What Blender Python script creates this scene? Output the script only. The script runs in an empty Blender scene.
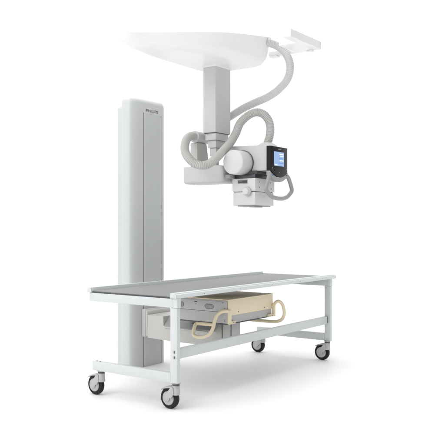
import bpy, bmesh, math
from mathutils import Vector, Matrix

scene = bpy.context.scene
COL = scene.collection
K = 1.1          # working units -> metres
GZ = 0.077       # floor height in working units
def S(p): return Vector((p[0]*K, p[1]*K, (p[2]-GZ)*K))

# ---------------------------------------------------------------- materials
def mat(name, col, rough=0.45, metal=0.0, bump=0.0, bscale=400.0, var=0.02, coat=0.0, emit=None, estr=1.0, spec=0.5):
    m = bpy.data.materials.new(name); m.use_nodes = True
    nt = m.node_tree; b = nt.nodes['Principled BSDF']
    tc = nt.nodes.new('ShaderNodeTexCoord')
    n = nt.nodes.new('ShaderNodeTexNoise'); n.inputs['Scale'].default_value = 7; n.inputs['Detail'].default_value = 5
    nt.links.new(tc.outputs['Object'], n.inputs['Vector'])
    mx = nt.nodes.new('ShaderNodeMix'); mx.data_type = 'RGBA'
    mx.inputs[6].default_value = tuple(max(0, c*(1-var)) for c in col)+(1,)
    mx.inputs[7].default_value = tuple(min(1, c*(1+var)) for c in col)+(1,)
    nt.links.new(n.outputs['Fac'], mx.inputs[0]); nt.links.new(mx.outputs[2], b.inputs['Base Color'])
    mr = nt.nodes.new('ShaderNodeMapRange'); mr.inputs[3].default_value = max(0, rough-0.03); mr.inputs[4].default_value = rough+0.03
    nt.links.new(n.outputs['Fac'], mr.inputs[0]); nt.links.new(mr.outputs[0], b.inputs['Roughness'])
    b.inputs['Metallic'].default_value = metal
    b.inputs['Specular IOR Level'].default_value = spec
    b.inputs['Coat Weight'].default_value = coat
    if bump:
        n2 = nt.nodes.new('ShaderNodeTexNoise'); n2.inputs['Scale'].default_value = bscale; n2.inputs['Detail'].default_value = 2
        nt.links.new(tc.outputs['Object'], n2.inputs['Vector'])
        bp = nt.nodes.new('ShaderNodeBump'); bp.inputs['Strength'].default_value = bump; bp.inputs['Distance'].default_value = 0.001
        nt.links.new(n2.outputs['Fac'], bp.inputs['Height']); nt.links.new(bp.outputs['Normal'], b.inputs['Normal'])
    if emit:
        b.inputs['Emission Color'].default_value = emit+(1,); b.inputs['Emission Strength'].default_value = estr
    return m

M = dict(
    floor=mat('floor_white', (.92,.92,.92), .55, var=.004, spec=.25),
    head=mat('warm_grey_paint', (.555,.555,.543), .40, bump=.12),
    head_light=mat('light_grey_paint', (.65,.65,.638), .40, bump=.12),
    tube=mat('telescope_paint', (.57,.57,.562), .35, bump=.08),
    shell=mat('shell_white', (.845,.845,.843), .35),
    column=mat('column_paint', (.585,.600,.602), .35, bump=.06),
    panel=mat('column_panel', (.550,.566,.568), .35, bump=.06),
    groove=mat('groove_dark', (.10,.10,.11), .6),
    frame=mat('frame_paint', (.62,.648,.656), .36, bump=.06),
    rail=mat('anodised_rail', (.67,.705,.715), .36, var=.0),
    mattop=mat('table_mat_grey', (.285,.287,.291), .6, bump=.25, bscale=900, spec=.2),
    arm=mat('arm_grey', (.56,.555,.535), .42, bump=.1),
    armdark=mat('arm_panel_grey', (.34,.34,.345), .45, bump=.1),
    tray=mat('tray_grey', (.50,.50,.495), .45, bump=.1),
    cream=mat('cream_paint', (.85,.74,.53), .40, bump=.1),
    black=mat('console_black', (.006,.006,.007), .3, spec=.25),
    rubber=mat('tyre_rubber', (.008,.008,.009), .5, spec=.3),
    hub=mat('hub_grey', (.42,.43,.44), .35),
    caster=mat('caster_zinc', (.47,.48,.487), .3, metal=.35),
    steel=mat('dark_steel', (.10,.10,.11), .35, metal=.7),
    hose=mat('hose_grey', (.50,.495,.482), .42),
    hose_faded=mat('hose_white_fade', (.60,.60,.59), .42),  # paler copy of the hose colour, painting the upper hose's fade to white
    handle=mat('handle_grey', (.33,.33,.326), .38, bump=.1),
    dark=mat('underside_dark', (.07,.07,.07), .6),
    vent=mat('vent_grey', (.16,.16,.165), .6),
    ink=mat('print_ink', (.13,.13,.14), .5),
    faint=mat('print_pale', (.35,.36,.38), .5),
    blue=mat('blue_button', (.10,.22,.45), .4),
    white_ui=mat('ui_white', (.5,.5,.5), .4, emit=(.80,.90,1.0), estr=.55),
    blue_ui=mat('ui_blue', (.1,.2,.4), .4, emit=(.16,.30,.62), estr=.55),
)

def screen_mat():
    m = mat('screen_lit', (.02,.02,.03), .15)
    nt = m.node_tree; b = nt.nodes['Principled BSDF']
    tc = nt.nodes.new('ShaderNodeTexCoord'); sp = nt.nodes.new('ShaderNodeSeparateXYZ')
    nt.links.new(tc.outputs['Object'], sp.inputs[0])
    n = nt.nodes.new('ShaderNodeTexNoise'); n.inputs['Scale'].default_value = 25
    nt.links.new(tc.outputs['Object'], n.inputs['Vector'])
    mx = nt.nodes.new('ShaderNodeMix'); mx.data_type = 'RGBA'
    mx.inputs[6].default_value = (.26,.45,.80,1); mx.inputs[7].default_value = (.46,.66,.95,1)
    nt.links.new(n.outputs['Fac'], mx.inputs[0]); nt.links.new(mx.outputs[2], b.inputs['Emission Color'])
    b.inputs['Emission Strength'].default_value = .85
    return m
M['screen'] = screen_mat()

# ---------------------------------------------------------------- object helpers
WORLD = {}
def register(o, origin, parent):
    w = S(origin); WORLD[o.name] = w
    o.location = w - (WORLD[parent.name] if parent else Vector((0,0,0)))
    if parent: o.parent = parent
def thing(name, loc, label, cat, group=None):
    o = bpy.data.objects.new(name, None); COL.objects.link(o); o.empty_display_size = .1
    register(o, loc, None); o['label'] = label; o['category'] = cat
    if group: o['group'] = group
    return o
def obj(name, bm, m, parent=None, origin=None, smooth=35, label=None):
    if origin is None:
        if len(bm.verts):
            lo = [min(v.co[i] for v in bm.verts) for i in range(3)]; hi = [max(v.co[i] for v in bm.verts) for i in range(3)]
            origin = ((lo[0]+hi[0])/2, (lo[1]+hi[1])/2, lo[2])
    bmesh.ops.recalc_face_normals(bm, faces=bm.faces)
    w = S(origin)
    for v in bm.verts: v.co = S(v.co) - w
    me = bpy.data.meshes.new(name); bm.to_mesh(me); bm.free()
    o = bpy.data.objects.new(name, me); COL.objects.link(o)
    ms = m if isinstance(m, (list, tuple)) else [m]
    for x in ms: me.materials.append(x)
    for p in me.polygons: p.use_smooth = True
    try: me.set_sharp_from_angle(angle=math.radians(smooth))
    except Exception: pass
    register(o, origin, parent)
    if label: o['label'] = label
    return o
def copy_part(o, parent, off):
    c = o.copy(); COL.objects.link(c); c.parent = parent
    if off is not None: c.location = o.location + Vector(off)*K
    for ch in o.children:
        copy_part(ch, c, None)
    return c
def B(): return bmesh.new()

# ---------------------------------------------------------------- shape helpers (working units)
def box(bm, x0, x1, y0, y1, z0, z1, bev=.003, seg=2, mi=0):
    t = bmesh.new()
    bmesh.ops.create_cube(t, size=1)
    for v in t.verts:
        v.co = Vector((x0+(v.co.x+.5)*(x1-x0), y0+(v.co.y+.5)*(y1-y0), z0+(v.co.z+.5)*(z1-z0)))
    if bev: bmesh.ops.bevel(t, geom=list(t.edges), offset=bev, segments=seg, affect='EDGES', profile=.5)
    merge(bm, t, mi); return bm
def merge(bm, t, mi=0):
    mp = {}
    for v in t.verts: mp[v] = bm.verts.new(v.co)
    for f in t.faces:
        try:
            g = bm.faces.new([mp[v] for v in f.verts]); g.material_index = mi
        except ValueError: pass
    t.free()
def prism(bm, pts, axis, a, b, bev=.002, seg=2, mi=0):
    """pts: 2-D outline; axis 'X': pts=(y,z); 'Y': pts=(x,z); 'Z': pts=(x,y)"""
    t = bmesh.new()
    def P(p, k):
        return {'X': (k,p[0],p[1]), 'Y': (p[0],k,p[1]), 'Z': (p[0],p[1],k)}[axis]
    A = [t.verts.new(P(p,a)) for p in pts]; C = [t.verts.new(P(p,b)) for p in pts]
    n = len(pts)
    fa = t.faces.new(A); fb = t.faces.new(C[::-1])
    for i in range(n): t.faces.new((A[i], A[(i+1)%n], C[(i+1)%n], C[i]))
    bmesh.ops.recalc_face_normals(t, faces=t.faces)
    if bev:
        es = [e for e in t.edges if (fa in e.link_faces or fb in e.link_faces)]
        bmesh.ops.bevel(t, geom=es, offset=bev, segments=seg, affect='EDGES', profile=.5)
    merge(bm, t, mi); return bm
def loft(bm, secs, cap=True, mi=0):
    t = bmesh.new()
    R = [[t.verts.new(p) for p in s] for s in secs]; n = len(R[0])
    for a, b in zip(R, R[1:]):
        for i in range(n): t.faces.new((a[i], a[(i+1)%n], b[(i+1)%n], b[i]))
    if cap: t.faces.new(R[0][::-1]); t.faces.new(R[-1])
    bmesh.ops.recalc_face_normals(t, faces=t.faces)
    merge(bm, t, mi); return bm
def rrect(a0, a1, b0, b1, radii, inset=0, n=8):
    """rounded rectangle outline; radii for corners (a0,b0),(a1,b0),(a1,b1),(a0,b1) as (ra,rb)"""
    a0 += inset; a1 -= inset; b0 += inset; b1 -= inset
    cs = [(a0,b0,1,1,180), (a1,b0,-1,1,270), (a1,b1,-1,-1,0), (a0,b1,1,-1,90)]
    out = []
    for (ca,cb,sa,sb,st), r in zip(cs, radii):
        ra, rb = (r if isinstance(r, (tuple,list)) else (r,r))
        ra = max(ra-inset, .0015); rb = max(rb-inset, .0015)
        for i in range(n+1):
            t = math.radians(st + 90*i/n)
            out.append((ca+sa*ra+ra*math.cos(t), cb+sb*rb+rb*math.sin(t)))
    return out
def cyl(bm, p0, p1, r0, r1=None, seg=32, bev=.002, mi=0):
    r1 = r0 if r1 is None else r1
    p0, p1 = Vector(p0), Vector(p1); ax = (p1-p0); L = ax.length; q = Vector((0,0,1)).rotation_difference(ax)
    prof = [(r0-bev, 0), (r0-bev*.3, bev*.3), (r0, bev), (r1, L-bev), (r1-bev*.3, L-bev*.3), (r1-bev, L)] if bev else [(r0,0),(r1,L)]
    secs = []
    for r, z in prof:
        secs.append([p0 + q @ Vector((r*math.cos(2*math.pi*i/seg), r*math.sin(2*math.pi*i/seg), z)) for i in range(seg)])
    return loft(bm, secs, True, mi)
def catmull(P, step):
    P = [Vector(p) for p in P]; Q = [P[0]*2-P[1]] + P + [P[-1]*2-P[-2]]
    out = []
    for i in range(1, len(Q)-2):
        a,b,c,d = Q[i-1:i+3]; m = 24
        for k in range(m):
            t = k/m
            out.append(.5*((2*b)+(-a+c)*t+(2*a-5*b+4*c-d)*t*t+(-a+3*b-3*c+d)*t**3))
    out.append(P[-1])
    # relax
    for _ in range(4):
        out = [out[0]] + [(out[i-1]+out[i]*2+out[i+1])/4 for i in range(1, len(out)-1)] + [out[-1]]
    L = [0]
    for a, b in zip(out, out[1:]): L.append(L[-1]+(b-a).length)
    n = max(2, int(round(L[-1]/step))); res = []; j = 0
    for k in range(n+1):
        s = L[-1]*k/n
        while j < len(L)-2 and L[j+1] < s: j += 1
        t = (s-L[j])/max(1e-9, L[j+1]-L[j]); res.append(out[j].lerp(out[j+1], t))
    return res
def sweep(bm, P, rad, seg=20, flat=1.0, mi=0):
    """rad: function(index)->radius"""
    T = []
    for i in range(len(P)):
        a = P[max(0,i-1)]; b = P[min(len(P)-1,i+1)]; T.append((b-a).normalized())
    u = Vector((0,0,1)) if abs(T[0].z) < .9 else Vector((0,1,0))
    u = (u - T[0]*u.dot(T[0])).normalized(); secs = []
    for i, p in enumerate(P):
        u = (u - T[i]*u.dot(T[i])).normalized(); v = T[i].cross(u); r = rad(i)
        secs.append([p + (u*math.cos(2*math.pi*k/seg) + v*math.sin(2*math.pi*k/seg)*flat)*r for k in range(seg)])
    return loft(bm, secs, True, mi)
def hose(bm, P, r, pitch=.0100, depth=.0030):
    pts = catmull(P, pitch/4)
    prof = [0, -depth*.25, -depth, -depth*.25]
    return sweep(bm, pts, lambda i: r + prof[i % 4], seg=28)
def rod(bm, P, r, step=.008, seg=16):
    return sweep(bm, catmull(P, step), lambda i: r, seg=seg)

# ================================================================ setting
bm = B()
vs = [bm.verts.new(p) for p in ((-60,-60,GZ),(60,-60,GZ),(60,60,GZ),(-60,60,GZ))]; bm.faces.new(vs)
fl = obj('floor', bm, M['floor'], None, (0,0,GZ)); fl['kind'] = 'structure'

# ================================================================ exam table
T = thing('exam_table', (.95,.33,GZ), 'long white wheeled patient table with grey top and open rear side, standing on four casters', 'exam table')
L = 1.871; W = .6626
PX = .028     # post thickness along the table
def end_frame(x0, x1):
    b = B(); box(b, x0, x1, -.006, .044, .2276, .6478, .003)
    obj('post', b, M['frame'], T)
    b = B(); box(b, x0, x1, .0445, W, .2276, .2840, .003); obj('lower_beam', b, M['frame'], T)
    b = B(); box(b, x0, x1, .0235, W+.026, .6485, .7000, .003); obj('upper_beam', b, M['frame'], T)
    b = B(); box(b, x0-.0015, x1+.0015, -.0085, .0225, .6485, .7015, .002); obj('corner_bracket', b, M['frame'], T)
end_frame(0, PX); end_frame(L-PX, L)
b = B(); box(b, PX+.0005, L-PX-.014, .013, .043, .3582, .4160, .003); obj('long_beam', b, M['frame'], T)
b = B(); box(b, L-PX-.0135, L-PX-.0005, .017, .040, .362, .412, .001); obj('beam_gap_shade', b, M['steel'], T)  # dark block painting the shaded gap between beam and post
# side rails of the top: a stepped extrusion
def rail(y0, y1, sgn, name='side_rail'):
    b = B()
    zb = .702
    pts = [(y0,zb),(y1,zb),(y1,zb+.012),(y1-.004*1,zb+.029),(y0+.012,zb+.029),(y0+.009,zb+.024),(y0,zb+.021)] if sgn > 0 else \
          [(y0,zb),(y1,zb),(y1,zb+.021),(y1-.009,zb+.024),(y1-.012,zb+.029),(y0+.004,zb+.029),(y0,zb+.012)]
    prism(b, pts, 'X', -.002, 1.942, .0015)
    o = obj(name, b, M['rail'], T)
    bb = B(); prism(bb, [(p[0], p[1]) for p in pts], 'X', -.0085, -.0025, .0012); obj('end_cap', bb, M['frame'], o)
    for x in (.25,.62,1.0,1.38,1.72):
        yy = y0 if sgn > 0 else y1
        s = B(); cyl(s, (x, yy-.0008, zb+.011), (x, yy+.004, zb+.011), .0028, seg=12, bev=.0005)
        if sgn > 0: obj('screw', s, M['steel'], o)
        else: s.free()
rail(-.006, .040, 1)
rail(.664, .700, -1)
b = B(); box(b, .004, 1.936, .0405, .6635, .7025, .7125, .002); obj('tabletop', b, M['mattop'], T)
b = B(); box(b, .0, .0035, .041, .663, .7015, .7075, .0008); obj('edge_trim', b, M['steel'], T)
b = B(); box(b, 1.9365, 1.941, .041, .663, .7015, .718, .0008); obj('edge_trim', b, M['frame'], T)
for z in (.372,.402):
    b = B(); box(b, -.0055, .0, .012, .021, z-.006, z+.006, .001); obj('bolt', b, M['hub'], T)
    b = B(); box(b, -.0012, .0004, .0085, .0118, z-.0075, z+.0075, .0); obj('bolt_shade', b, M['steel'], T)  # dark strip painted beside each bolt as its shade
for y in (.61,.635):
    b = B(); cyl(b, (.014,y,.2838),(.014,y,.287), .005, seg=14, bev=.0008); obj('bolt', b, M['caster'], T)
# casters
def caster(px, py):
    """swivel caster; wheel axis along x, trailing towards +y"""
    zt = .2272; R = .0605; wy = py+.043; wz = GZ+R
    b = B()
    cyl(b, (px,py,zt-.004),(px,py,zt), .026, seg=28, bev=.001)                # mounting plate
    cyl(b, (px,py,zt-.068),(px,py,zt-.0145), .0245, .0225, seg=32, bev=.003)   # swivel housing
    for sx in (-1, 1):      # fork cheeks reaching from the swivel housing down to the axle
        xa, xb = sorted((px+sx*.0235, px+sx*.0285))
        side = [(py+.002, zt-.024), (py+.016, zt-.022), (py+.026, zt-.034), (wy+.012, wz+.020)]
        for a in range(30, -200, -20):
            t = math.radians(a); side.append((wy+.0165*math.cos(t), wz+.0165*math.sin(t)))
        side += [(py+.014, wz+.004), (py-.004, wz+.030)]
        prism(b, side[::-1], 'X', xa, xb, .0015)
    cyl(b, (px-.0290,wy,wz),(px+.0290,wy,wz), .008, seg=16, bev=.001)
    o = obj('caster', b, M['caster'], T, (px,py,GZ))
    s = B(); cyl(s, (px,py,zt-.0145),(px,py,zt-.004), .021, seg=24, bev=.001); obj('swivel_bearing', s, M['steel'], o, (px,py,zt-.0145))
    s = B()
    q = [(-R+.004+.001,0)]
    prof = [(.038,-.0135),(R-.006,-.0145),(R-.0015,-.011),(R,-.005),(R,.005),(R-.0015,.011),(R-.006,.0145),(.041,.0135)]
    secs = []
    for r, dx in prof:
        secs.append([Vector((px+dx, wy+r*math.cos(2*math.pi*i/48), wz+r*math.sin(2*math.pi*i/48))) for i in range(48)])
    loft(s, secs); obj('tyre', s, M['rubber'], o, (px,wy,wz))
    s = B()
    prof = [(.0400,-.012),(.0395,-.0165),(.0365,-.0195),(.020,-.0215),(.004,-.0220)]
    loft(s, [[Vector((px+dx, wy+.002+r*math.cos(2*math.pi*i/40), wz-.001+r*math.sin(2*math.pi*i/40))) for i in range(40)] for r, dx in prof])
    obj('hub_cap', s, M['hub'], o, (px,wy,wz))
    s = B()   # brake pedal: curved hood reaching out over the wheel
    sec = []
    for k in range(9):
        t = k/8; y = py+.006+t*.090; z = zt-.026+.004*t-.024*t*t; w = .0285*(1-.35*t*t*t); h = .0095*(1-.45*t)
        sec.append([Vector((px+w*math.cos(2*math.pi*i/16), y, z+h*math.sin(2*math.pi*i/16))) for i in range(16)])
    loft(s, sec); obj('brake_lever', s, M['caster'], o, (px,py,zt-.03))
    return o
c0 = caster(.024,.022)
for dx, dy in ((0,W-.075),(L-.048,0),(L-.048,W-.075)):
    copy_part(c0, T, (dx,dy,0))

# ================================================================ vertical detector stand
V = thing('detector_stand', (.94,1.12,GZ), 'tall pale grey column behind the table, its arm carrying a cream detector', 'x-ray stand')
def housing(b, x0,x1,y0,y1,z0,z1,radii,rt,n=8,zr=None):
    secs = [[Vector((p[0],p[1],z0)) for p in rrect(x0,x1,y0,y1,radii)]]
    zr = zr or rt
    for k in range(0, 10):
        t = math.radians(9.5*k)
        ins = rt*(1-math.cos(t)); z = z1-zr+zr*math.sin(t)
        secs.append([Vector((p[0],p[1],z)) for p in rrect(x0,x1,y0,y1,radii,ins)])
    loft(b, secs)
b = B(); housing(b, .703,1.078,.985,1.100,GZ+.0, 2.040,[(.100,.040),(.045,.04),(.02,.02),(.012,.060)],.040); obj('front_housing', b, M['column'], V, smooth=60)
b = B(); housing(b, .803,1.060,1.1005,1.236,GZ, 2.005,[(.004,.004),(.004,.004),(.02,.02),(.02,.02)],.028); obj('rear_housing', b, M['column'], V, smooth=60)
b = B(); box(b, .8285,1.0165,.9835,.9875,GZ+.004,1.935,.0008,1); obj('front_panel', b, M['panel'], V)
for x in (.8255,1.0195):
    b = B(); box(b, x-.0022,x+.0022,.9841,.9875,GZ+.004,1.935,0); obj('panel_gap', b, M['groove'], V)
# column lettering
def text(s, x0, x1, y, z0, z1, m, parent, name, bold=.0):
    cu = bpy.data.curves.new('lettering', 'FONT'); cu.body = s; cu.extrude = .02; cu.offset = bold; cu.size = 1
    to = bpy.data.objects.new('tmp', cu); COL.objects.link(to)
    dg = bpy.context.evaluated_depsgraph_get(); me = bpy.data.meshes.new_from_object(to.evaluated_get(dg))
    bpy.data.objects.remove(to, do_unlink=True)
    xs = [v.co.x for v in me.vertices]; ys = [v.co.y for v in me.vertices]
    b = B(); b.from_mesh(me); bpy.data.meshes.remove(me)
    ax, bx, ay, by = min(xs), max(xs), min(ys), max(ys)
    for v in b.verts:
        u = (v.co.x-ax)/(bx-ax); w = (v.co.y-ay)/(by-ay); d = v.co.z
        v.co = Vector((x0+u*(x1-x0), y-d*.03, z0+w*(z1-z0)))
    return obj(name, b, m, parent)
text('PHILIPS', .850,.984,.9838,1.9455,1.9655, M['ink'], V, 'lettering', .004)

# arm: mounting plate and body reaching forward under the table
b = B(); box(b, .800,1.078,.948,.9845,.303,.503,.006,3)
AR = obj('arm_mount', b, M['arm'], V)
b = B()
for k in range(7):
    pass
# concave fillet between the plate and the arm
pts = [(.9475,.310),(.9475,.497)]
for k in range(0, 9):
    t = math.radians(90*k/8); pts.append((.932-.0+.0155*(1-math.sin(t)) - .0, .497-.030*(1-math.cos(t))))
pts += [(.930,.310)]
prism(b, pts, 'X', .8065,1.070,.002); obj('fillet', b, M['arm'], AR)
b = B()
def prof(xl, xr, y, ch, z0=.302, z1=.4655):
    zc = .393; xc = .868
    r = .012
    if not ch: p = [(xl,z0),(xr,z0),(xr,z1),(xl+.035,z1),(xl,z1-.001),(xl,zc+.02)]
    else: p = [(xl,z0),(xr,z0),(xr,z1),(max(xc,xl+.03),z1),(xl,zc+.003),(xl,zc-.02)]
    return [Vector((a,y,c)) for a,c in p]
def zlow(y): return .303 - .008*math.sin(math.pi*min(1,max(0,(.93-y)/.64)))
secs = [prof(.8065,1.072,.9295,False), prof(.8005,1.078,.924,False), prof(.8,1.078,.7765,False,zlow(.77)), prof(.8,1.078,.773,True,zlow(.77))]
for y in (.6,.5,.40,.355): secs.append(prof(.8,1.078,y,True,zlow(y)))
for k in range(1, 9):
    t = math.radians(90*k/8); secs.append(prof(.8+.055*(1-math.cos(t)),1.078-.03*(1-math.cos(t)),.345-.055*math.sin(t),True,zlow(.345)+.012*(1-math.cos(t))))
loft(b, secs); AB = obj('arm_body', b, M['arm'], V, smooth=40)
# control panel lying on the sloping shoulder
b = B()
nrm = Vector((-(.4655-.396), 0, .068)).normalized()*.004
def slope(t, y, lift): return Vector((.8+.068*t, y, .396+.0695*t)) + nrm*lift
def slab(b, t0, t1, y0, y1, l0, l1, mi=0, skew=0):
    c = [slope(t0,y0,l0),slope(t1,y0,l0),slope(t1,y1+skew,l0),slope(t0,y1,l0)]
    d = [slope(t0,y0,l1),slope(t1,y0,l1),slope(t1,y1+skew,l1),slope(t0,y1,l1)]
    loft(b, [c, d], True, mi)
slab(b, .03, .97,   .37, .771, -.3, .9, 0, 0)
CP = obj('control_panel', b, M['armdark'], AB)
b = B(); rod(b, [slope(-.10,.762,.2), slope(-.10,.6,.2), slope(-.10,.38,.2)], .0045); obj('ledge', b, M['arm'], AB)
for y, t in ((.70,.35),(.69,.62),(.665,.35),(.655,.6),(.53,.45),(.515,.45),(.49,.5),(.46,.42)):
    b = B(); slab(b, t, t+.07, y, y+.010, .95, 1.15); obj('button', b, M['groove'], CP)
for x, nm in ((.842,0),(.944,1)):
    b = B(); box(b, x-.0025-.002*nm,x+.0025+.002*nm,.2885,.2925,.315,.462,0); obj('seam', b, M['groove'], AB)

# detector (grey tray with a cream cover)
DX0, DX1, DY0, DY1 = .68, 1.215, .13, .585
b = B(); box(b, DX0,DX1,DY0,DY1,.476,.6255,.004); D = obj('detector_tray', b, M['tray'], V)
b = B(); box(b, DX0+.004,DX1-.003,DY0+.004,DY1-.004,.4685,.4755,.001); obj('base_plate', b, M['steel'], D)
b = B()
box(b, DX0-.002,DX1+.004,DY0-.007,DY0-.0005,.527,.6295,.002)
box(b, DX0-.003,DX1+.005,DY0-.0075,DY1+.001,.6262,.6325,.0028,3)
obj('cream_cover', b, M['cream'], D)
for x in (.79,1.11):
    b = B(); cyl(b, (x,DY0-.009,.545),(x,DY0-.006,.545), .0035, seg=12, bev=.0005); obj('screw', b, M['steel'], D)
b = B(); box(b, DX0-.0035,DX0-.0001,DY0+.004,DY1-.006,.5505,.618,.001); obj('side_panel', b, M['tray'], D)
b = B(); box(b, DX0-.001,DX0+.0005,DY0+.004,DY1-.006,.5475,.5502,0); obj('seam', b, M['groove'], D)
def vent(yc, zc, w, h):
    out = []
    for i in range(24):
        t = 2*math.pi*i/24; cx = (w-h)*(1 if math.cos(t) > 0 else -1)
        out.append((yc+cx+h*math.cos(t), zc+h*math.sin(t)))
    b = B(); prism(b, out, 'X', DX0-.0050, DX0-.0033, .0); o = obj('vent', b, M['vent'], D)
    for k in range(-4, 5):
        y = yc+k*w*.19
        s = B(); box(s, DX0-.0058,DX0-.0051,y-.0016,y+.0016,zc-h*.75,zc+h*.75,0); obj('slat', s, M['tray'], o)
vent(.277,.5805,.036,.0165); vent(.518,.581,.030,.0165)
b = B(); box(b, DX0-.0046,DX0-.0034,.378,.400,.602,.608,.001,1); obj('latch', b, M['groove'], D)
b = B(); box(b, DX0-.0046,DX0-.0034,.383,.392,.589,.592,0); obj('latch', b, M['vent'], D)
for y,z in ((.16,.610),(.168,.610),(.150,.575),(.150,.565),(.20,.545),(.15,.50),(.15,.49)):
    b = B(); box(b, DX0-.0046,DX0-.0034,y,y+.005,z-.0025,z+.0025,0); obj('screw', b, M['vent'], D)
# cream handles, one at each end
HP = [(.678,.121,.556),(.664,.127,.561),(.645,.150,.558),(.632,.176,.537),(.624,.192,.500),(.621,.205,.450),(.620,.238,.404),(.621,.300,.382),(.627,.350,.383),(.633,.374,.396),(.652,.380,.440),(.671,.380,.459),(.676,.365,.461),(.680,.33,.461),(.684,.245,.4605)]
def handle(mir):
    f = (lambda x: DX0+DX1-x) if mir else (lambda x: x)
    HQ = [(x,y,z) for x,y,z in HP]
    if mir:
        HQ = [(.678,.110,.556),(.664,.104,.571),(.645,.092,.576),(.629,.075,.556),(.624,.064,.520),(.624,.062,.480),(.626,.085,.444),(.628,.137,.428),(.635,.24,.4265),(.655,.32,.43),(.678,.36,.445),(.690,.37,.464)]
    b = B(); rod(b, [(f(x),y,z) for x,y,z in HQ], .0115, seg=18)
    o = obj('handle', b, M['cream'], D)
    b = B(); xs = sorted((f(.667), f(.690)))
    box(b, xs[0],xs[1],DY0-.0245,DY0-.0075,.474,.567,.003); obj('bracket', b, M['cream'], o)
    xs = sorted((f(.6905), f(.742)))
    box(b := B(), xs[0],xs[1],DY0-.0235,DY0-.0005,.474,.492,.003); obj('foot', b, M['cream'], o)
    for xx in (.708,.728):
        b = B(); cyl(b, (f(xx),DY0-.0255,.483),(f(xx),DY0-.0230,.483), .003, seg=10, bev=.0004); obj('screw', b, M['steel'], o)
handle(False); handle(True)

# ================================================================ ceiling suspended x-ray tube
X = thing('ceiling_xray_unit', (.91,.386,2.34), 'grey x-ray tube head with black console and hoses hanging from above', 'x-ray unit')
# carriage shell: a boat-like moulding
def shell_sec(x, zb, y0, y1, zt, rb, draft):
    pts = []; n = 10
    pts.append((y0-draft, zt))
    for k in range(n+1):
        t = math.radians(90*k/n); pts.append((y0+rb*(1-math.cos(t)) , zb+rb*.75*(1-math.sin(t))))
    for k in range(n+1):
        t = math.radians(90*k/n); pts.append((y1-rb*(1-math.sin(t)), zb+rb*.75*(1-math.cos(t))))
    pts.append((y1+draft, zt))
    return [Vector((x,y,z)) for y,z in pts]
b = B(); secs = []
ZT = 2.335
keys = [(.112,2.284,.02),(.122,2.266,.008),(.145,2.250,.003),(.18,2.236,0),(.25,2.218,0),(.34,2.206,0),(.45,2.200,0),(.52,2.199,0),(.60,2.1985,0),(.69,2.197,0),(.80,2.1965,0),(1.0,2.1965,0),(1.04,2.1985,0),(1.065,2.205,0),(1.085,2.220,.003),(1.10,2.240,.006),(1.115,2.270,.010),(1.125,2.30,.014),(1.131,2.33,.018),(1.136,2.36,.02)]
for x, zb, ins in keys:
    l = max(0, (.34-x)/.36); y1 = .595-.03*l*l-ins
    yk = [(.10,.50),(.13,.475),(.18,.435),(.25,.375),(.34,.295),(.45,.205),(.60,.118),(.75,.088),(.9,.085),(2,.085)]
    y0 = next(a[1]+(b_[1]-a[1])*(x-a[0])/(b_[0]-a[0]) for a, b_ in zip(yk, yk[1:]) if a[0] <= x <= b_[0]) + ins
    zt = 2.288+.112*max(0,min(1,(x-.1)/1.0))**1.35; rb = min(.085-.045*min(1,l), max(.004,(zt-zb)*1.1))
    secs.append(shell_sec(x, zb, y0, y1, zt, rb, .022*min(1,(zt-zb)/.12)))
loft(b, secs); obj('carriage_shell', b, M['shell'], X, smooth=60)
# telescopic column
b = B(); box(b, .820,.996,.331,.436,1.743,2.1955,.004,3); obj('telescope_section', b, M['tube'], X)
b = B(); box(b, .812,1.004,.323,.444,2.190,2.1975,.002); obj('collar', b, M['shell'], X)
for i, (d, z0, z1) in enumerate(((.013,1.693,1.7425),(.029,1.642,1.6925),(.041,1.587,1.6415),(.072,1.52,1.5865))):
    b = B(); box(b, .820+d,.996-d,.331+d*.62,.436-d*.62,z0,z1,.003,2); obj('telescope_section', b, M['tube'], X)
b = B(); box(b, .8245,.9915,.3355,.4315,1.7395,1.7428,.001); obj('shadow_gap', b, M['steel'], X)
# cross arm
b = B()
secs = []
for y, ins in ((.606,.006),(.602,.001),(.590,0),(.33,0),(.300,.0),(.287,.004),(.279,.012),(.275,.022)):
    o = rrect(.82,1.0,1.398,1.518,[.022,.022,.006,.006],ins*.6)
    secs.append([Vector((p[0],y,p[1])) for p in o])
loft(b, secs); obj('cross_arm', b, M['head'], X, smooth=50)
# cable post on the arm, and the elbow that feeds the hose
b = B()
lo = [(.815+.005,.484),(.958,.484),(.958,.552),(.82,.552)]; hi = [(.82,.484),(.925,.484),(.925,.547),(.82,.547)]
loft(b, [[Vector((x,y,1.5185)) for x,y in lo],[Vector((x,y,1.682)) for x,y in hi]])
bmesh.ops.bevel(b, geom=list(b.edges), offset=.004, segments=2, affect='EDGES'); P1 = obj('cable_post', b, M['hose'], X)
b = B(); cyl(b, (.822,.502,1.722),(.965,.502,1.722), .039, seg=36, bev=.004); obj('cable_elbow', b, M['head'], P1)
b = B(); cyl(b, (.806,.502,1.722),(.8215,.502,1.722), .041, seg=36, bev=.004); obj('clamp_ring', b, M['head'], P1)
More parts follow.
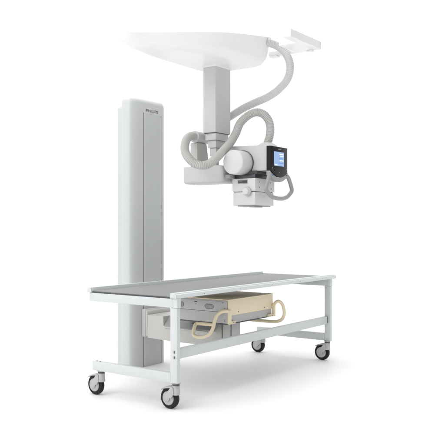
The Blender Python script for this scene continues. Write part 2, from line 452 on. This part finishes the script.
# lower hose
HA = [(.806,.502,1.722),(.766,.501,1.722),(.711,.492,1.695),(.663,.471,1.643),(.634,.442,1.595),(.616,.398,1.552),(.62,.359,1.52),(.635,.321,1.504),(.666,.295,1.507),(.699,.277,1.526),(.748,.268,1.560),(.804,.260,1.606),(.868,.253,1.658),(.909,.249,1.702),(.939,.241,1.748),(.97,.233,1.809),(1.008,.196,1.862),(1.042,.149,1.887),(1.061,.105,1.874),(1.073,.072,1.837),(1.075,.055,1.786),(1.062,.050,1.725),(1.050,.058,1.678),(1.045,.062,1.660)]
b = B(); hose(b, HA, .0288, depth=.0042); obj('lower_hose', b, M['hose'], X, smooth=80)
HB = [(1.03,.50,1.80),(1.045,.455,1.835),(1.060,.41,1.867),(1.069,.369,1.889),(1.085,.312,1.922),(1.101,.255,1.949),(1.121,.193,1.974),(1.141,.131,1.998),(1.157,.075,2.028),(1.168,.025,2.066),(1.175,-.019,2.113),(1.178,-.04,2.171),(1.176,-.038,2.233),(1.162,-.018,2.288),(1.142,.01,2.325),(1.115,.043,2.350),(1.06,.077,2.365)]
b = B(); hose(b, HB, .0275, pitch=.011); obj('upper_hose', b, M['hose_faded'], X, smooth=80)
b = B(); cyl(b, (.985,.50,1.742),(1.03,.50,1.805), .032, seg=28, bev=.003); obj('hose_socket', b, M['head'], X)
b = B(); cyl(b, (.95,.50,1.735),(.99,.50,1.745), .036, seg=28, bev=.003); obj('hose_socket', b, M['head'], X)
# tube head box
HX0,HX1,HY0,HY1 = .918,1.135,-.020,.300
b = B()
pts = [(HY0,1.474),(HY1,1.474),(HY1,1.640),(.262,1.650),(.02,1.643),(HY0,1.637)]
prism(b, pts, 'X', HX0, HX1, .007, 3); H = obj('tube_head', b, M['head'], X)
b = B()
secs = []
for z, g in ((1.6405,.030),(1.650,.026),(1.662,.012),(1.672,.001)):
    c = rrect(1.045-.034-g,1.045+.034+g,.062-.034-g,.062+.034+g,[.03]*4)
    secs.append([Vector((p[0],p[1],z)) for p in c])
loft(b, secs); obj('hose_base', b, M['head_light'], H)
b = B(); cyl(b, (.800,.1725,1.5295),(.9175,.1725,1.5295), .0815, seg=72, bev=.004); CY = obj('pivot_drum', b, M['head_light'], X)
b = B(); cyl(b, (.9105,.1725,1.5295),(.9185,.1725,1.5295), .0865, seg=64, bev=.001); obj('drum_gasket', b, M['steel'], H)
b = B(); cyl(b, (.7975,.1725,1.5295),(.7999,.1725,1.5295), .077, seg=72, bev=.001); obj('drum_cap', b, M['head_light'], CY)
# neck and collimator
b = B(); box(b, .905,1.115,.055,.270,1.452,1.4735,.003); obj('swivel_plate', b, M['dark'], H)
b = B(); box(b, .897,1.112,.062,.228,1.4255,1.4515,.002); obj('swivel_ring', b, M['steel'], H)
b = B(); box(b, .835,.915,.225,.262,1.4275,1.452,.003); obj('latch_block', b, M['handle'], H)
b = B(); box(b, .880,1.125,.050,.236,1.3375,1.425,.005,3); CO = obj('collimator', b, M['head_light'], X)
b = B(); box(b, .884,1.120,.054,.232,1.2450,1.3345,.005,3); obj('lower_housing', b, M['head_light'], CO)
b = B(); box(b, .889,1.114,.060,.226,1.3345,1.3375,0); obj('seam', b, M['dark'], CO)
b = B(); box(b, .90,1.105,.072,.205,1.238,1.2448,.001); obj('beam_window', b, M['handle'], CO)
b = B(); box(b, .900,.999,.068,.112,1.2315,1.2380,.001); obj('accessory_rail', b, M['handle'], CO)
b = B(); box(b, .8780,.8798,.110,.189,1.388,1.4165,.0006,1); w = obj('label_plate', b, M['faint'], CO)
b = B(); box(b, .8768,.8779,.1135,.1855,1.3945,1.411,0); obj('label_window', b, M['dark'], w)
b = B(); box(b, .8760,.8767,.150,.182,1.401,1.406,0); obj('label_mark', b, M['vent'], w)
b = B(); cyl(b, (.846,.109,1.3375),(.8795,.109,1.3375), .0225, .0240, seg=36, bev=.004); obj('knob', b, M['head_light'], CO)
b = B(); cyl(b, (.862,.109,1.3375),(.8805,.109,1.3375), .0300, seg=36, bev=.002); obj('knob_ring', b, M['head'], CO)
for x,z in ((.93,1.40),(.93,1.365),(1.07,1.40),(1.08,1.36)):
    b = B(); cyl(b, (x,.0485,z),(x,.051,z), .0035, seg=12, bev=.0004); obj('screw', b, M['vent'], CO)
# console
CX0, CX1 = .906, 1.121
out = [(CX0,1.634),(CX0,1.474)]
cx = (CX0+CX1)/2
for k in range(1, 16):
    t = k/16; x = CX0+(CX1-CX0)*t; out.append((x, 1.474-.040*math.sin(math.pi*t)**.8))
out += [(CX1,1.474),(CX1,1.634)]
b = B(); prism(b, out[::-1], 'Y', -.0545, -.0205, .003, 2); C = obj('console', b, M['black'], X)
b = B(); box(b, .946,1.073,-.0562,-.0546,1.506,1.600,.0006,1); SC = obj('screen', b, M['screen'], C)
for z, x0, x1, m in ((1.585,1.010,1.066,'white_ui'),(1.572,1.020,1.066,'white_ui'),(1.556,1.010,1.060,'blue_ui'),(1.543,1.016,1.066,'white_ui'),(1.526,1.005,1.066,'blue_ui'),(1.513,.955,.985,'white_ui')):
    b = B(); box(b, x0,x1,-.0568,-.0563,z-.0035,z+.0035,0); obj('screen_row', b, M[m], SC)
for x, z, m in ((.925,1.489,'faint'),(1.100,1.489,'faint'),(1.011,1.462,'faint')):
    b = B(); cyl(b, (x,-.0562,z),(x,-.0546,z), .0035, seg=14, bev=.0003); obj('button', b, M[m], C)
b = B(); box(b, 1.000,1.032,-.0556,-.0546,1.6165,1.6205,0); obj('badge', b, M['faint'], C)
# grey crescent below the console
up = []; dn = []
for k in range(0, 21):
    t = k/20; x = CX0-.004+(CX1-CX0+.008)*t
    up.append((x, 1.470-.040*math.sin(math.pi*t)**.8)); dn.append((x, 1.444-.044*math.sin(math.pi*t)**.8))
b = B(); prism(b, up + dn[::-1], 'Y', -.054, -.022, .003, 2); CR = obj('handle_mount', b, M['handle'], X)
for x, z in ((.925,1.448),(.936,1.441)):
    b = B(); cyl(b, (x,-.0565,z),(x,-.053,z), .0045, seg=14, bev=.0005); obj('button', b, M['blue'], CR)
b = B(); cyl(b, (1.108,-.0565,1.449),(1.108,-.053,1.449), .0045, seg=14, bev=.0005); obj('button', b, M['steel'], CR)
HD = [(.914,-.040,1.450),(.905,-.044,1.444),(.895,-.048,1.432),(.872,-.052,1.395),(.853,-.053,1.364),(.848,-.053,1.350),(.856,-.053,1.338),(.885,-.053,1.318),(.910,-.053,1.304),(.935,-.053,1.297),(.975,-.053,1.292),(1.02,-.053,1.290),(1.065,-.053,1.292),(1.105,-.053,1.300),(1.130,-.053,1.310),(1.165,-.053,1.332),(1.178,-.053,1.344),(1.180,-.053,1.360),(1.165,-.052,1.392),(1.145,-.050,1.428),(1.132,-.046,1.444),(1.120,-.040,1.454)]
b = B(); sweep(b, catmull(HD,.006), lambda i: .0138, seg=20, flat=1.0); obj('grab_handle', b, M['handle'], X)
# bridge connecting the carriage with the rail
b = B(); prism(b, [(.985,-.199),(1.232,-.199),(1.232,.140),(1.192,.140),(1.192,-.070),(.985,-.070)], 'Z', 2.300,2.3285,.002); br = obj('carriage_bridge', b, M['shell'], X)
b = B(); box(b, 1.20,1.238,-.197,-.155,2.292,2.2995,.002); obj('roller_pad', b, M['shell'], br)
b = B(); box(b, 1.19,1.238,.075,.135,2.290,2.2995,.002); obj('roller_pad', b, M['shell'], br)

# ceiling rail
R_ = thing('ceiling_rail', (1.0,-.23,2.3), 'short white guide rail high at the right of the carriage shell, above the upper hose', 'ceiling rail')
b = B(); prism(b, [(-.256,2.3000),(-.200,2.3000),(-.200,2.348),(-.256,2.348)], 'X', .82, 1.215, .002); obj('rail_profile', b, M['shell'], R_)
b = B(); box(b, 1.2155,1.2185,-.258,-.198,2.298,2.350,.001); obj('end_cap', b, M['shell'], R_)

# ================================================================ light
w = bpy.data.worlds.new('World'); scene.world = w; w.use_nodes = True
w.node_tree.nodes['Background'].inputs[0].default_value = (1,1,1,1)
w.node_tree.nodes['Background'].inputs[1].default_value = 1.10
# surround colour: white all round, added dimming opposite the front faces to darken them
nt = w.node_tree; bg = nt.nodes['Background']
tc = nt.nodes.new('ShaderNodeTexCoord'); dp = nt.nodes.new('ShaderNodeVectorMath'); dp.operation = 'DOT_PRODUCT'
dp.inputs[1].default_value = (.12,-.99,.0)
nt.links.new(tc.outputs['Generated'], dp.inputs[0])
mr = nt.nodes.new('ShaderNodeMapRange'); mr.interpolation_type = 'SMOOTHSTEP'
mr.inputs[1].default_value = .10; mr.inputs[2].default_value = .85; mr.inputs[3].default_value = 1.0; mr.inputs[4].default_value = .38
nt.links.new(dp.outputs['Value'], mr.inputs[0])
cc = nt.nodes.new('ShaderNodeCombineColor')
sx = nt.nodes.new('ShaderNodeSeparateXYZ'); nt.links.new(tc.outputs['Generated'], sx.inputs[0])
up = nt.nodes.new('ShaderNodeMapRange'); up.interpolation_type = 'SMOOTHSTEP'      # added overhead glow, unseen, to lift the floor to white
up.inputs[1].default_value = .40; up.inputs[2].default_value = .80; up.inputs[3].default_value = 0; up.inputs[4].default_value = .30
nt.links.new(sx.outputs[2], up.inputs[0])
ad = nt.nodes.new('ShaderNodeMath'); ad.operation = 'ADD'; nt.links.new(mr.outputs[0], ad.inputs[0]); nt.links.new(up.outputs[0], ad.inputs[1])
for i in range(3): nt.links.new(ad.outputs[0], cc.inputs[i])
nt.links.new(cc.outputs[0], bg.inputs[0])
def area(name, loc, target, size, power, col=(1,1,1)):
    l = bpy.data.lights.new(name, 'AREA'); l.shape = 'RECTANGLE'; l.size = size[0]; l.size_y = size[1]; l.energy = power; l.color = col
    o = bpy.data.objects.new(name, l); COL.objects.link(o); o.location = loc
    o.rotation_euler = (Vector(target)-Vector(loc)).to_track_quat('-Z','Y').to_euler()
    return o
area('softbox_key', (-4.2,1.6,4.6), (.9,.4,.7), (2.6,2.6), 72, (1,.995,.985))
area('softbox_top', (1.2,1.2,5.5), (1.0,.3,0), (4.5,4.5), 60)

# ================================================================ camera
cam = bpy.data.cameras.new('camera'); co = bpy.data.objects.new('camera', cam); COL.objects.link(co)
cam.sensor_width = 36; cam.lens = 721.2019/445*36; cam.clip_end = 500; cam.clip_start = .05
cam.shift_y = (226.2086-222.5)/445
co.location = S((-3.1112,-2.5541,1.1057)); co.rotation_euler = (math.radians(90), 0, math.radians(-54.280682))
scene.camera = co
scene.view_settings.view_transform = 'Standard'; scene.view_settings.look = 'None'; scene.view_settings.exposure = 0; scene.view_settings.gamma = 1
scene.cycles.use_denoising = True
scene.cycles.max_bounces = 10; scene.cycles.diffuse_bounces = 6
